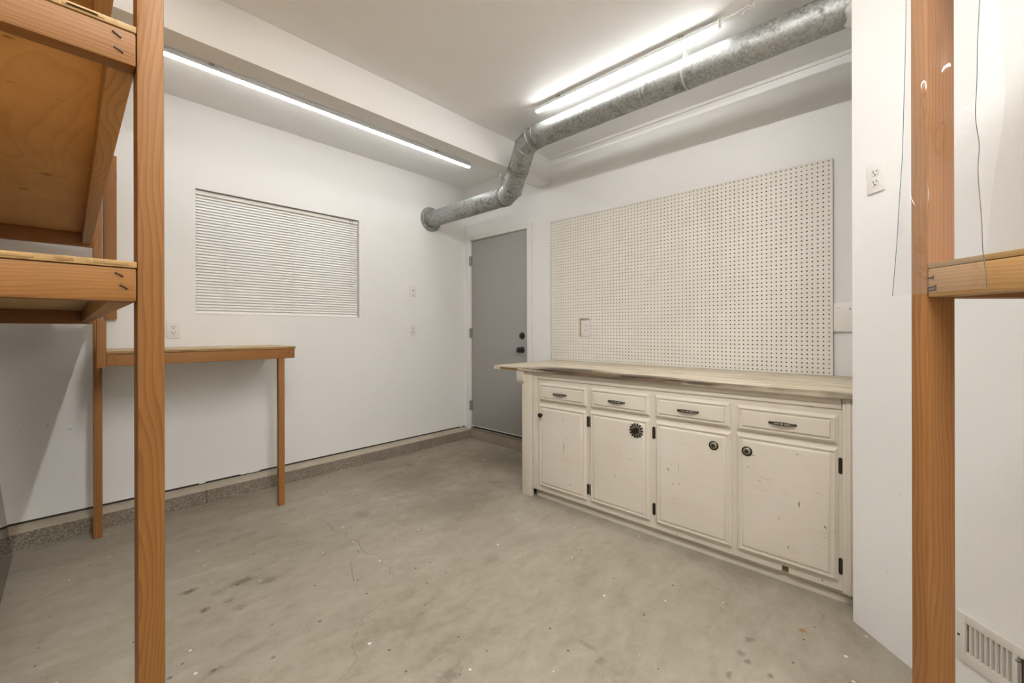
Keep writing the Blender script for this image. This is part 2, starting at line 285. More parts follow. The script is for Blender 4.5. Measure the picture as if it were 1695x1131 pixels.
# ------------------------------------------------------------------ builders
class MB:
    """collects geometry in world space; build() links ONE mesh object"""
    def __init__(s): s.bm = bmesh.new(); s.gl = s.bm.verts.layers.float_vector.new('gc'); s.slots = []
    def _slot(s, m):
        if m is None: return 0
        if m not in s.slots: s.slots.append(m)
        return s.slots.index(m)
    def box(s, a, b, bevel=0.0, mat=None, xf=None, seg=2):
        a, b = Vector(a), Vector(b); lo = Vector(map(min, a, b)); hi = Vector(map(max, a, b)); c = (lo + hi)/2; d = hi - lo
        t = bmesh.new(); bmesh.ops.create_cube(t, size=1.0)
        for v in t.verts: v.co = Vector((v.co.x*d.x, v.co.y*d.y, v.co.z*d.z))
        if bevel > 0: bmesh.ops.bevel(t, geom=list(t.edges), offset=min(bevel, min(d)*0.45), segments=seg, affect='EDGES', profile=0.6)
        ax = sorted(range(3), key=lambda i: d[i]); off = Vector((random.uniform(0, 9), random.uniform(0, 9), random.uniform(0, 9)))
        s._merge(t, lambda p: Vector((p[ax[1]], p[ax[0]], p[ax[2]])) + off, lambda p: (xf @ (p + c)) if xf else (p + c), mat)
    def _merge(s, t, gcf, pf, mat=None, smooth=False):
        k = s._slot(mat); mp = {}
        for v in t.verts:
            n = s.bm.verts.new(pf(v.co)); n[s.gl] = gcf(v.co); mp[v] = n
        for f in t.faces:
            try:
                g = s.bm.faces.new([mp[v] for v in f.verts]); g.material_index = k; g.smooth = smooth
            except ValueError: pass
        t.free()
    def face(s, pts, mat=None, smooth=False):
        vs = [s.bm.verts.new(p) for p in pts]; f = s.bm.faces.new(vs); f.material_index = s._slot(mat); f.smooth = smooth; return f
    def prism(s, poly, ext, mat=None):
        """closed polygon (3D points) extruded by a vector"""
        e = Vector(ext); a = [s.bm.verts.new(Vector(p)) for p in poly]; b = [s.bm.verts.new(Vector(p) + e) for p in poly]; k = s._slot(mat); n = len(poly)
        fs = [s.bm.faces.new(a), s.bm.faces.new(b[::-1])] + [s.bm.faces.new((a[i], b[i], b[(i+1) % n], a[(i+1) % n])) for i in range(n)]
        for f in fs: f.material_index = k
    def rings(s, rings, mat=None, smooth=True, cap=True, closed=True):
        k = s._slot(mat); vr = [[s.bm.verts.new(p) for p in r] for r in rings]
        for a, b in zip(vr, vr[1:]):
            n = len(a)
            for i in range(n if closed else n-1):
                f = s.bm.faces.new((a[i], a[(i+1) % n], b[(i+1) % n], b[i])); f.smooth = smooth; f.material_index = k
        if cap:
            for r in (vr[0][::-1], vr[-1]):
                try: f = s.bm.faces.new(r); f.material_index = k
                except ValueError: pass
        return vr
    def tube(s, pts, r, seg=8, mat=None, cap=True):
        pts = [Vector(p) for p in pts]; n = None; rs = []
        for i, p in enumerate(pts):
            t = ((pts[min(i+1, len(pts)-1)] - pts[max(i-1, 0)])).normalized()
            if n is None: n = t.orthogonal().normalized()
            n = (n - t*n.dot(t)).normalized(); b = t.cross(n); rr = r[i] if isinstance(r, (list, tuple)) else r
            rs.append([p + (n*math.cos(2*PI*j/seg) + b*math.sin(2*PI*j/seg))*rr for j in range(seg)])
        s.rings(rs, mat, True, cap)
    def lathe(s, o, axis, prof, seg=24, mat=None):
        o, ax = Vector(o), Vector(axis).normalized(); n = ax.orthogonal().normalized(); b = ax.cross(n)
        s.rings([[o + ax*h + (n*math.cos(2*PI*j/seg) + b*math.sin(2*PI*j/seg))*max(r, 1e-4) for j in range(seg)] for r, h in prof], mat, True, True)
    def build(s, name, mat, parent=None, sharp=35):
        bmesh.ops.recalc_face_normals(s.bm, faces=list(s.bm.faces))
        me = bpy.data.meshes.new(name); s.bm.to_mesh(me); s.bm.free()
        for m in ([M[k] for k in s.slots] if s.slots else [mat if not isinstance(mat, str) else M[mat]]): me.materials.append(m)
        o = bpy.data.objects.new(name, me); C.objects.link(o)
        if parent is not None:
            base = parent; wl = Vector((0, 0, 0))
            while base is not None: wl += base.location; base = base.parent
            me.transform(Matrix.Translation(-wl)); o.parent = parent
        try: me.set_sharp_from_angle(angle=math.radians(sharp))
        except Exception: pass
        return o

def tag(o, label, cat, group=None):
    o['label'] = label; o['category'] = cat
    if group: o['group'] = group
    return o
def thing(name, loc, label, cat, group=None):
    o = bpy.data.objects.new(name, None); C.objects.link(o); o.location = loc; o.empty_display_size = 0.05
    return tag(o, label, cat, group)
def struct(o, label=None):
    o['kind'] = 'structure'
    if label: o['label'] = label
    return o
def bx(name, a, b, mat, parent=None, bevel=0.0, xf=None):
    m = MB(); m.box(a, b, bevel, None, xf); return m.build(name, mat, parent)

# ------------------------------------------------------------------ the room
XE, YN, XWEST, YB = 1.05, -1.008, -2.3, -3.6        # end of the diagonal wall, far walls of the garage
floor = struct(bx('floor', (XWEST-0.1, YB-0.1, -0.12), (XW+0.15, YW+0.2, 0), 'floor'), 'stained grey concrete floor')
CRACKS = [[(1.075, 2.752), (1.101, 2.668), (1.103, 2.593), (1.085, 2.5), (1.126, 2.417), (1.091, 2.352), (1.127, 2.26), (1.097, 2.181), (1.097, 2.109), (1.129, 2.059), (1.118, 1.994), (1.098, 1.964), (1.111, 1.893), (1.088, 1.864), (1.089, 1.83)],
 [(1.082, 2.157), (0.995, 2.089), (0.972, 2.029), (0.929, 1.918)], [(1.118, 1.994), (1.209, 2.004)],
 [(0.964, 1.68), (0.845, 1.655), (0.808, 1.61), (0.77, 1.573), (0.73, 1.519), (0.721, 1.461), (0.671, 1.42), (0.626, 1.42)], [(0.845, 1.655), (0.888, 1.511)]]
for ci, pl in enumerate(CRACKS):
    m = MB(); w = (0.0016, 0.0014, 0.0010, 0.0011, 0.0008)[ci]
    fine = []
    for a, b in zip(pl, pl[1:]):
        for k in range(4):
            q = k/4; fine.append((a[0]+(b[0]-a[0])*q + (random.uniform(-1, 1)*0.006 if k else 0), a[1]+(b[1]-a[1])*q + (random.uniform(-1, 1)*0.006 if k else 0)))
    fine.append(pl[-1]); L, Rr = [], []
    for i, p in enumerate(fine):
        a, b = fine[max(i-1, 0)], fine[min(i+1, len(fine)-1)]; d = Vector((b[0]-a[0], b[1]-a[1])).normalized(); ww = w*random.uniform(0.5, 1.2)
        L.append(Vector((p[0]-d.y*ww, p[1]+d.x*ww, 0.0004))); Rr.append(Vector((p[0]+d.y*ww, p[1]-d.x*ww, 0.0004)))
    m.rings([L, Rr], None, False, False, closed=False); m.build('crack', 'crack', floor)
struct(bx('ceiling', (XWEST-0.1, YB-0.1, ZC), (XW+0.15, YW+0.2, ZC+0.1), 'ceil'), 'off white ceiling')
# window wall: drywall with an opening, stopping short of the curb
WX0, WX1, WZ0, WZ1 = 0.610, 1.822, 1.322, 2.211
m = MB(); zb = 0.126
m.box((XWEST, YW, zb), (WX0, YW+0.11, ZC)); m.box((WX1, YW, zb), (XW, YW+0.11, ZC)); m.box((WX0, YW, zb), (WX1, YW+0.11, WZ0)); m.box((WX0, YW, WZ1), (WX1, YW+0.11, ZC))
for x, ln in ((0.86, 0.17), (0.62, 0.05), (2.99, 0.06)):    # blobs of old paint and mud bridging the gap
    m.prism([(x, YW-0.0005, zb+0.006), (x+ln*0.15, YW-0.0005, zb-0.006), (x+ln*0.8, YW-0.0005, zb-0.0075), (x+ln, YW-0.0005, zb+0.006)], (0, 0.01, 0))
wl = struct(m.build('wall_left', 'wall'), 'white wall with a blind covered window')
for a, b in (((-0.198, 0.640), (-0.190, 0.637)), ((-0.097, 0.650), (-0.080, 0.658)), ((-0.013, 0.614), (0.017, 0.620)), ((1.30, 0.50), (1.304, 0.504)), ((1.95, 0.42), (1.953, 0.426))):
    m = MB(); d = (Vector(b)-Vector(a)).normalized(); n = Vector((-d.y, d.x))*0.0018; c = (Vector(a)+Vector(b))/2
    m.prism([(a[0], YW-0.0004, a[1]), (c.x+n.x, YW-0.0004, c.y+n.y), (b[0], YW-0.0004, b[1]), (c.x-n.x, YW-0.0004, c.y-n.y)], (0, 0.001, 0)); m.build('scuff', 'crack', wl)
m = MB()
m.rings([[Vector((x, y, z)) for y, z in ((YW+0.11, 0), (YC, 0), (YC, 0.091), (YC+0.006, 0.097), (YW-0.004, 0.112), (YW+0.11, 0.112))] for x in (XWEST, XW)], None, False, True)
cb = m.build('baseboard_left', 'curb'); cb.data.materials.append(M['ledge'])
for p in cb.data.polygons:
    if p.normal.z > 0.5: p.material_index = 1
struct(cb, 'rough concrete curb under the window wall')
m = MB(); m.box((0.652, YC-0.0006, 0.0), (0.656, YC+0.002, 0.092)); m.build('joint', 'dark', cb)
m = MB(); m.box((XWEST, YW+0.006, 0.1121), (XW-0.002, YW+0.03, 0.131)); m.build('gap_shade', 'dark', cb)  # dark strip standing for the shade in the slot under the wall
# door wall with a door opening
DY0, DY1, DZ0, DZ1 = 2.688, 3.514, 0.122, 2.199
m = MB()
m.box((XW, DY-0.02, 0.0), (XW+0.12, DY0-0.02, ZC)); m.box((XW, DY1+0.02, 0.1), (XW+0.12, YW+0.11, ZC)); m.box((XW, DY0-0.02, DZ1+0.02), (XW+0.12, DY1+0.02, ZC))
struct(m.build('wall_right', 'wall'), 'white wall with the grey door and pegboard')
m = MB(); m.box((XW-0.004, 2.05, 0), (XW+0.12, YC+0.03, 0.101), 0.004)
crb = struct(m.build('baseboard_right', m_sand('dirty_concrete', (0.335, 0.275, 0.215))), 'stained concrete step under the grey door')
# diagonal wall, a solid corner of the house
m = MB(); m.prism([(DX, DY, 0), (XE, DY-(DX-XE), 0), (XE, YB, 0), (XW+0.15, YB, 0), (XW+0.15, DY, 0)], (0, 0, ZC))
dwall = struct(m.build('wall_diagonal', 'wall'), 'white diagonal wall with an outlet and a floor register')
struct(bx('wall_back', (XWEST-0.1, YB-0.1, 0), (XE, YB, ZC), 'wall')); struct(bx('wall_west', (XWEST-0.1, YB, 0), (XWEST, YW+0.1, ZC), 'wall'))
BZ, BY0, BY1 = 2.565, 2.412, 2.556
struct(bx('trim_1', (XWEST, BY0, BZ), (XW, BY1, ZC), 'beam', bevel=0.003), 'white boxed ceiling beam')
# thin moulding where the ceiling meets the pegboard wall
struct(bx('trim_2', (XW-0.012, DY, ZC-0.022), (XW, BY0, ZC), 'trim', bevel=0.003), 'thin white moulding at the top of the pegboard wall')

# window frame and pane behind the blind
wf = MB()
y0, y1 = YW+0.065, YW+0.10
for a, b in (((WX0, y0, WZ0), (WX0+0.04, y1, WZ1)), ((WX1-0.04, y0, WZ0), (WX1, y1, WZ1)), ((WX0, y0, WZ0), (WX1, y1, WZ0+0.04)), ((WX0, y0, WZ1-0.04), (WX1, y1, WZ1)), ((1.20, y0, WZ0), (1.235, y1, WZ1))): wf.box(a, b, 0.003)
win = struct(wf.build('window_1', 'winal'), 'metal framed window behind the blind')  # frame coloured dark so the slat gaps read as shaded lines
bx('pane', (WX0+0.04, YW+0.08, WZ0+0.04), (WX1-0.04, YW+0.085, WZ1-0.04), 'glass', win)

# door
m = MB(); m.box((XW+0.006, DY0+0.003, DZ0+0.021), (XW+0.046, DY1-0.003, DZ1-0.003), 0.002)
door = struct(m.build('door_1', 'door'), 'flat grey door with black knob and deadbolt')
m = MB(); m.box((XW+0.0035, DY0+0.004, DZ0+0.019), (XW+0.0062, DY1-0.004, DZ0+0.027)); m.build('sweep', 'trim', door)
m = MB()
m.box((XW-0.002, DY0-0.02, DZ0-0.02), (XW+0.12, DY0, DZ1+0.0)); m.box((XW-0.002, DY1, DZ0-0.02), (XW+0.12, DY1+0.02, DZ1)); m.box((XW-0.002, DY0-0.02, DZ1), (XW+0.12, DY1+0.02, DZ1+0.02))
jb = m.build('door_frame', 'jamb', door)
m = MB()
m.box((XW-0.013, DY0-0.071, DZ0+0.0), (XW, DY0-0.008, DZ1+0.046), 0.003); m.box((XW-0.013, DY1+0.006, DZ0-0.02), (XW, DY1+0.066, DZ1+0.046), 0.003); m.box((XW-0.0128, DY0-0.01, DZ1+0.005), (XW, DY1+0.01, DZ1+0.0455), 0.003)
m.build('casing', 'trim', door)
for z in (1.976, 1.172, 0.367):
    m = MB(); m.tube([(XW-0.006, DY1+0.004, z-0.055), (XW-0.006, DY1+0.004, z+0.055)], 0.0075, 10); m.box((XW-0.0025, DY1-0.012, z-0.053), (XW+0.008, DY1+0.002, z+0.053)); m.box((XW-0.0145, DY1+0.006, z-0.053), (XW-0.0125, DY1+0.022, z+0.053)); m.build('hinge', 'hinge', door)
m = MB(); m.lathe((XW+0.006, 2.757, 1.148), (-1, 0, 0), [(0.0, 0), (0.034, 0), (0.034, 0.006), (0.029, 0.014), (0.015, 0.018), (0.0, 0.018)], 28); db = m.build('deadbolt', 'black', door)
m = MB(); m.box((XW-0.024, 2.742, 1.144), (XW-0.011, 2.772, 1.152), 0.002); m.build('thumb_turn', 'black', db)
m = MB(); m.lathe((XW+0.006, 2.757, 1.008), (-1, 0, 0), [(0.0, 0), (0.033, 0), (0.033, 0.005), (0.026, 0.012), (0.013, 0.016), (0.012, 0.030), (0.020, 0.036), (0.0275, 0.046), (0.0285, 0.056), (0.025, 0.066), (0.015, 0.071), (0.0, 0.072)], 28); m.build('knob', 'black', door)
m = MB(); m.box((XW-0.006, DY0-0.02, 0.101), (XW+0.12, DY1+0.02, 0.121), 0.004); m.build('threshold', 'sill', door)
m = MB(); m.box((XW+0.03, DY0, 0.1205), (XW+0.05, DY1, 0.15)); m.build('door_gap_strip', 'dark', door)  # dark strip filling the open gap under the door

# ------------------------------------------------------------------ window blind
bl = thing('window_blind', (1.216, YW+0.035, WZ0), 'closed off-white mini blind filling the window opening', 'blind')
bx0, bx1, by = WX0+0.003, WX1-0.005, YW+0.034
m = MB(); m.box((bx0, by-0.014, WZ1-0.034), (bx1, by+0.016, WZ1-0.007), 0.002); hr = m.build('headrail', 'blind', bl)
m = MB(); m.box((1.735, by-0.0155, WZ1-0.020), (1.75, by-0.0138, WZ1-0.012)); m.box((1.765, by-0.0155, WZ1-0.022), (1.772, by-0.0138, WZ1-0.014)); m.build('cord_lock', 'slot', hr)
m = MB(); n_sl = 40; ztop, zbot = WZ1-0.046, WZ0+0.022
for i in range(n_sl):
    z = ztop + (zbot-ztop)*i/(n_sl-1); rs = []
    for k in range(6):
        u = (k/5-0.5); a = math.radians(61)
        yy = u*0.0255*math.cos(a) - (0.25-u*u)*0.012*math.sin(a); zz = u*0.0255*math.sin(a) + (0.25-u*u)*0.012*math.cos(a)
        rs.append((yy, zz))
    m.rings([[Vector((x, by + yy, z + zz)) for x in (bx0+0.002, bx1-0.002)] for yy, zz in rs], None, True, False, closed=False)
m.build('slats', 'blind', bl)
m = MB(); m.box((bx0, by-0.011, WZ0+0.002), (bx1, by+0.011, WZ0+0.013), 0.002); m.build('bottom_rail', 'blind', bl)
for x in (0.792, 1.262, 1.676):
    m = MB(); m.tube([(x, by-0.0135, WZ1-0.034), (x, by-0.0135, WZ0+0.008)], 0.0009, 6); m.build('ladder_cord', 'cord', bl)
m = MB(); m.tube([(1.768, by-0.019, WZ1-0.02), (1.769, by-0.018, WZ0+0.20)], 0.003, 8); m.build('tilt_wand', 'blind', bl)
for x in (1.742, 1.750):
    m = MB(); m.tube([(x, by-0.0175, WZ1-0.02), (x+0.001, by-0.0165, WZ0+0.27)], 0.0008, 6); m.tube([(x+0.001, by-0.0165, WZ0+0.27), (x+0.001, by-0.0165, WZ0+0.245)], [0.002, 0.004], 8); m.build('pull_cord', 'cord', bl)

# ------------------------------------------------------------------ outlets (built facing -Y at the origin, then copied and turned)
def kids(o): return [c for c in bpy.data.objects if c.parent == o]
def copy_tree(o, parent=None):
    c = o.copy(); C.objects.link(c)
    if parent is not None: c.parent = parent
    for ch in kids(o): copy_tree(ch, c)
    return c
out0 = thing('duplex_outlet', (0, 0, 0), 'white duplex outlet above the small wooden table', 'outlet', 'white duplex outlets')
m = MB(); m.box((-0.036, -0.006, -0.0575), (0.036, 0, 0.0575), 0.003); m.build('face_plate', 'plate', out0)
for sgn in (1, -1):
    m = MB(); cz = 0.0195*sgn
    m.rings([[Vector((0.0170*math.cos(a)*1.0, y, cz + max(-0.0125, min(0.0125, 0.0170*math.sin(a))))) for a in [2*PI*k/24 for k in range(24)]] for y in (-0.0055, -0.0078)], None, False)
    rc = m.build('receptacle', 'recep', out0)
    m = MB(); m.box((-0.0085, -0.0082, cz-0.001), (-0.0058, -0.0077, cz+0.0085)); m.box((0.0058, -0.0082, cz+0.0005), (0.0085, -0.0077, cz+0.0080)); m.lathe((0, -0.0077, cz-0.0075), (0, -1, 0), [(0, 0), (0.0031, 0), (0.0031, 0.0005), (0, 0.0005)], 12); m.build('slots', 'slot', rc)
m = MB(); m.lathe((0, -0.006, 0), (0, -1, 0), [(0, 0), (0.0028, 0), (0.0026, 0.0012), (0, 0.0014)], 12); m.build('screw', 'recep', out0)
def put(o, loc, rz): o.location = loc; o.rotation_euler = (0, 0, rz); return o
plates = []
o1 = put(out0, (0.4865, YW, 1.2085), 0)
o2 = tag(put(copy_tree(out0), (2.3845, YW, 1.206), 0), 'white duplex outlet below the blank coax plate near the door', 'outlet', 'white duplex outlets')
o3 = tag(put(copy_tree(out0), (XW, 2.004, 1.2215), -PI/2), 'white duplex outlet inside the pegboard cut-out', 'outlet', 'white duplex outlets')
o4 = tag(put(copy_tree(out0), D(0.112, 0.0, 1.786), -PI*0.75), 'white duplex outlet high on the diagonal wall', 'outlet', 'white duplex outlets')
jk = thing('coax_plate', (2.387, YW, 1.6045), 'white wall plate with one dark centre jack, above the outlet near the door', 'wall plate')
m = MB(); m.box((2.387-0.036, YW-0.006, 1.6045-0.0575), (2.387+0.036, YW, 1.6045+0.0575), 0.003); m.build('face_plate', 'plate', jk)
m = MB(); m.lathe((2.387, YW-0.006, 1.6105), (0, -1, 0), [(0, 0), (0.0052, 0), (0.0048, 0.006), (0.003, 0.006), (0, 0.004)], 14); m.build('jack', 'slot', jk)
for dz in (0.042, -0.042):
    m = MB(); m.lathe((2.387, YW-0.006, 1.6045+dz), (0, -1, 0), [(0, 0), (0.0033, 0), (0.003, 0.0012), (0, 0.0014)], 12); m.build('screw', 'hinge', jk)

# ------------------------------------------------------------------ LED battens
def batten(a, b, z, label, led, name='led_batten_light'):
    a, b = Vector(a), Vector(b); t = thing(name, ((a.x+b.x)/2, (a.y+b.y)/2, ZC), label, 'light', 'LED battens on the ceiling')
    d = (b-a).normalized(); n = Vector((-d.y, d.x))
    def P3(p, u, zz): return Vector((p.x + n.x*u, p.y + n.y*u, zz))
    prof = [(-0.0165, z+0.030), (-0.0165, z+0.0110), (0.0165, z+0.0110), (0.0165, z+0.030)]
    m = MB(); m.rings([[P3(p, u, zz) for u, zz in prof] for p in (a, b)], None, False); m.build('housing', 'housing', t)
    prof = [(0.0165*math.cos(x), z+0.0135 + 0.0165*math.sin(x)) for x in [PI*1.045 + PI*0.91*k/14 for k in range(15)]]
    m = MB(); m.rings([[P3(p, u, zz) for u, zz in prof] for p in (a + d*0.006, b - d*0.006)], None, True); m.build('diffuser', led, t)
    L = (b-a).length
    for p in (a, b):
        m = MB(); e = d*0.004; q0, q1 = p - e, p + e
        pr = [(0.0185*math.cos(x), z+0.016 + 0.0185*math.sin(x)) for x in [PI + PI*k/8 for k in range(9)]] + [(0.018, z+0.033), (-0.018, z+0.033)]
        m.rings([[P3(q, u, zz) for u, zz in pr] for q in (q0, q1)], None, False); m.build('end_cap', 'strap', t)
    for fr in (0.16, 0.84):
        p = a.lerp(b, fr); e = d*0.011; m = MB()
        m.prism([P3(p-e, -0.012, z+0.030), P3(p+e, -0.012, z+0.030), P3(p+e, 0.012, z+0.030), P3(p-e, 0.012, z+0.030)], (0, 0, ZC-(z+0.030))); m.build('clip', 'hinge', t)
    return t
ZL = 2.762
batten((0.20, 3.035), (2.635, 3.035), ZL, 'long glowing LED batten on the ceiling between the beam and the window wall', 'ledlong')
lr = batten((2.300, 0.690), (2.300, 1.915), ZL, 'short glowing LED batten on the ceiling beside the metal duct', 'led')
m = MB(); ex = [(2.300, 0.688, 2.782), (2.298, 0.655, 2.793), (2.305, 0.62, 2.795), (2.300, 0.585, 2.800), (2.296, 0.560, 2.797), (2.288, 0.548, 2.795), (2.283, 0.556, 2.793), (2.290, 0.570, 2.791), (2.302, 0.566, 2.790), (2.311, 0.552, 2.792), (2.306, 0.540, 2.795), (2.296, 0.536, 2.797), (2.290, 0.525, 2.800), (2.283, 0.510, 2.803), (2.279, 0.498, 2.806)]
m.tube(ex, 0.0028, 8); m.tube([(2.300, 0.56, 2.795), (2.306, 0.575, 2.788), (2.313, 0.585, 2.778)], 0.0026, 8); m.tube([(2.297, 0.552, 2.795), (2.309, 0.535, 2.797), (2.316, 0.53, 2.79)], 0.0024, 8); m.build('power_cord', 'strap', lr)
batten((0.45, -0.95), (0.45, 1.15), ZL, 'unseen LED batten added to the ceiling above the camera as fill light', 'ledfill')
batten((-1.75, -0.75), (0.65, -0.75), ZL, 'LED batten on the ceiling behind the shelves, first row of the open garage', 'ledfar')
batten((-1.75, -1.75), (0.65, -1.75), ZL, 'LED batten on the ceiling of the open garage, middle row', 'ledfar')
batten((-1.75, -2.75), (0.65, -2.75), ZL, 'LED batten on the ceiling near the back wall of the garage', 'ledfar')

# ------------------------------------------------------------------ galvanised duct
duct = thing('exhaust_duct', (2.60, 3.60, 2.37), 'round galvanised metal exhaust duct crossing under the beam to the window wall', 'duct')
A0, A1 = Vector((2.613, YW, 2.372)), Vector((2.613, 2.555, 2.372)); B0, B1 = Vector((2.420, 2.018, 2.665)), Vector((2.420, DY+0.001, 2.665))
RA, RB = 0.0815, 0.0830
def circ(c, n, r, seg=48, ref=Vector((0, 0, 1))):
    n = n.normalized(); u = (ref - n*ref.dot(n)).normalized(); v = n.cross(u); return [c + (u*math.cos(2*PI*k/seg) + v*math.sin(2*PI*k/seg))*r for k in range(seg)]
dirA = Vector((0, -1, 0))
# centre line: straight A, two-mitre elbow, short offset, two-mitre elbow, straight B
G1 = A1 + dirA*0.075; off = (B0 - dirA*0.075) - G1; dO = off.normalized()
bis1 = (dirA + dO).normalized(); bis2 = (dO + dirA).normalized()
P1a = A1 + dirA*0.028; P1b = P1a + bis1*0.105; P2b = B0 - dirA*0.035; P2a = P2b - bis2*0.105
line = [A0, P1a, P1b, P2a, P2b, B1]
def mitre_ring(i, r, seg=48):
    p = line[i]; d0 = (line[i]-line[i-1]).normalized(); d1 = (line[i+1]-line[i]).normalized(); n = (d0+d1).normalized()
    ref = Vector((0, 0, 1)); u = (ref - d0*ref.dot(d0)).normalized(); v = d0.cross(u); out = []
    for k in range(seg):
        q = p + (u*math.cos(2*PI*k/seg) + v*math.sin(2*PI*k/seg))*r; t = (p-q).dot(n)/d0.dot(n); out.append(q + d0*t)
    return out
def bead(mb, c, n, r, w=0.006, h=0.003):
    n = n.normalized(); mb.rings([circ(c + n*(x*w), n, r + y*h) for x, y in ((-1, -0.2), (-0.6, 0.8), (0, 1), (0.6, 0.8), (1, -0.2))], None, True, False)
m = MB(); m.rings([circ(A0, dirA, RA), circ(A1, dirA, RA)], None, True, False); m.build('straight_pipe', 'galv', duct)
m = MB(); m.rings([circ(A1 - dirA*0.02, dirA, RA+0.0015), mitre_ring(1, RA+0.0015)], None, True, False); m.rings([mitre_ring(1, RA+0.0015), mitre_ring(2, RA+0.0015)], None, True, False)
mid = P1b.lerp(P2a, 0.52); m.rings([mitre_ring(2, RA+0.0015), circ(mid, dO, RA+0.0015)], None, True, False)
e1 = m.build('elbow', 'galv', duct)
m = MB()
m.rings([circ(mid - dO*0.02, dO, RA+0.003), mitre_ring(3, RA+0.003)], None, True, False); m.rings([mitre_ring(3, RA+0.003), mitre_ring(4, RA+0.003)], None, True, False); m.rings([mitre_ring(4, RA+0.003), circ(B0 + dirA*0.012, dirA, RA+0.003)], None, True, False)
e2 = m.build('elbow', 'galv', duct)
for i, e in ((1, e1), (2, e1), (3, e2), (4, e2)):
    m = MB(); ra, rb = mitre_ring(i, RA+0.0025), mitre_ring(i, RA+0.0058); c = line[i]; n = ((line[i]-line[i-1]).normalized() + (line[i+1]-line[i]).normalized()).normalized()*0.0035
    m.rings([[p - n for p in ra], rb, [p + n for p in ra]], None, True, False); m.build('seam', 'galv', e)
for c, n, r, e in ((A1 - dirA*0.006, dirA, RA, e1), (A1 + dirA*0.012, dirA, RA, e1), (mid - dO*0.022, dO, RA+0.001, e2), (mid + dO*0.004, dO, RA+0.001, e2), (B0 - dirA*0.006, dirA, RB, e2), (B0 + dirA*0.008, dirA, RB, e2)):
    m = MB(); bead(m, c, n, r + 0.0015, 0.005, 0.0028); m.build('band', 'band', e)
m = MB(); m.rings([circ(B0, dirA, RB), circ(B1, dirA, RB)], None, True, False); b_ = m.build('straight_pipe', 'galv', duct)
m = MB(); bead(m, Vector((2.42, 1.165, 2.665)), dirA, RB, 0.012, 0.0022); bead(m, Vector((2.42, 1.135, 2.665)), dirA, RB, 0.006, 0.0018); m.build('collar', 'galv', duct)
m = MB(); m.lathe((2.613, YW-0.0005, 2.372), (0, -1, 0), [(RA+0.001, 0.0), (0.127, 0.0), (0.129, 0.003), (0.126, 0.007), (RA+0.008, 0.010), (RA+0.004, 0.028), (RA+0.001, 0.028)], 48); m.build('flange', 'galv', duct)
# hanger straps
def strap_loop(y, cx, cz, r, wdt):
    n = 28; inner = []
    pts = [(cx + r*math.cos(a), cz + r*math.sin(a)) for a in [math.radians(160) + math.radians(310)*k/n for k in range(n+1)]]
    return pts
def strap(name, y, c, r, top, mat, wdt=0.016):
    n = 30; a0 = math.radians(118); pts = [(c.x + (r+0.002)*math.cos(a0 + math.radians(304)*k/n), c.z + (r+0.002)*math.sin(a0 + math.radians(304)*k/n)) for k in range(n+1)]
    pts = [top] + pts + [top]; m = MB(); yt = y
    m.rings([[Vector((x, yy, z)) for yy in (y-wdt/2, y+wdt/2)] for x, z in pts], None, True, False, closed=False)
    bmesh.ops.solidify(m.bm, geom=list(m.bm.faces), thickness=0.0012); return m.build(name, mat, duct)
strap('hanger_strap', 0.902, B0, RB, (2.405, ZC), 'strap', 0.013)
strap('hanger_strap', 2.545, A0, RA, (2.575, BZ), 'wire', 0.007)
m = MB(); m.box((2.562, 2.538, BZ-0.03), (2.578, 2.552, BZ), 0.001); m.build('hanger_clip', 'strap', duct)
m = MB(); rr_ = random.Random(3); ns_ = 60   # ragged collar of joint compound where the duct meets the wall
lump = [0.35 + 0.3*math.sin(k*2*PI/ns_*3 + 1) + 0.25*math.sin(k*2*PI/ns_*7) + rr_.random()*0.12 for k in range(ns_)]
def sring(y, h): return [Vector((2.42 + (RB + h*(0.4+lump[k]))*math.cos(2*PI*k/ns_), DY + y*(0.4+1.1*lump[k]) + 0.001, 2.665 + (RB + h*(0.4+lump[k]))*math.sin(2*PI*k/ns_))) for k in range(ns_)]
m.rings([sring(0.0, 0.026), sring(0.010, 0.022), sring(0.022, 0.013), sring(0.030, 0.004), sring(0.031, -0.003)], None, True, False); m.build('sealant', 'mud', duct)

# ------------------------------------------------------------------ pegboard
pg = thing('pegboard', (XW-0.02, 1.335, 0.93), 'large cream pegboard fixed to the wall above the worn countertop', 'pegboard')
PX = XW-0.026; PY0, PY1, PZ0, PZ1 = 0.298, 2.372, 0.931, 2.200
cut = (1.951, 2.056, 1.139, 1.299)
m = MB(); bm = m.bm; p_ = 0.02659; ny, nz = 78, 48; hy0, hz0 = 0.317, 2.190 - 47*0.02645; pz = 0.02645; rh = 0.0044
ys = [PY0] + [hy0 + (k+0.5)*p_ for k in range(ny-1)] + [PY1]; zs = [PZ0] + [hz0 + (k+0.5)*pz for k in range(nz-1)] + [PZ1]
gcut = (max(y for y in ys if y <= cut[0]+0.5*p_), min(y for y in ys if y >= cut[1]-0.5*p_), max(z for z in zs if z <= cut[2]+0.5*pz), min(z for z in zs if z >= cut[3]-0.5*pz))
gv = {}
def gvert(i, j):
    if (i, j) not in gv: gv[(i, j)] = bm.verts.new((PX, ys[i], zs[j]))
    return gv[(i, j)]
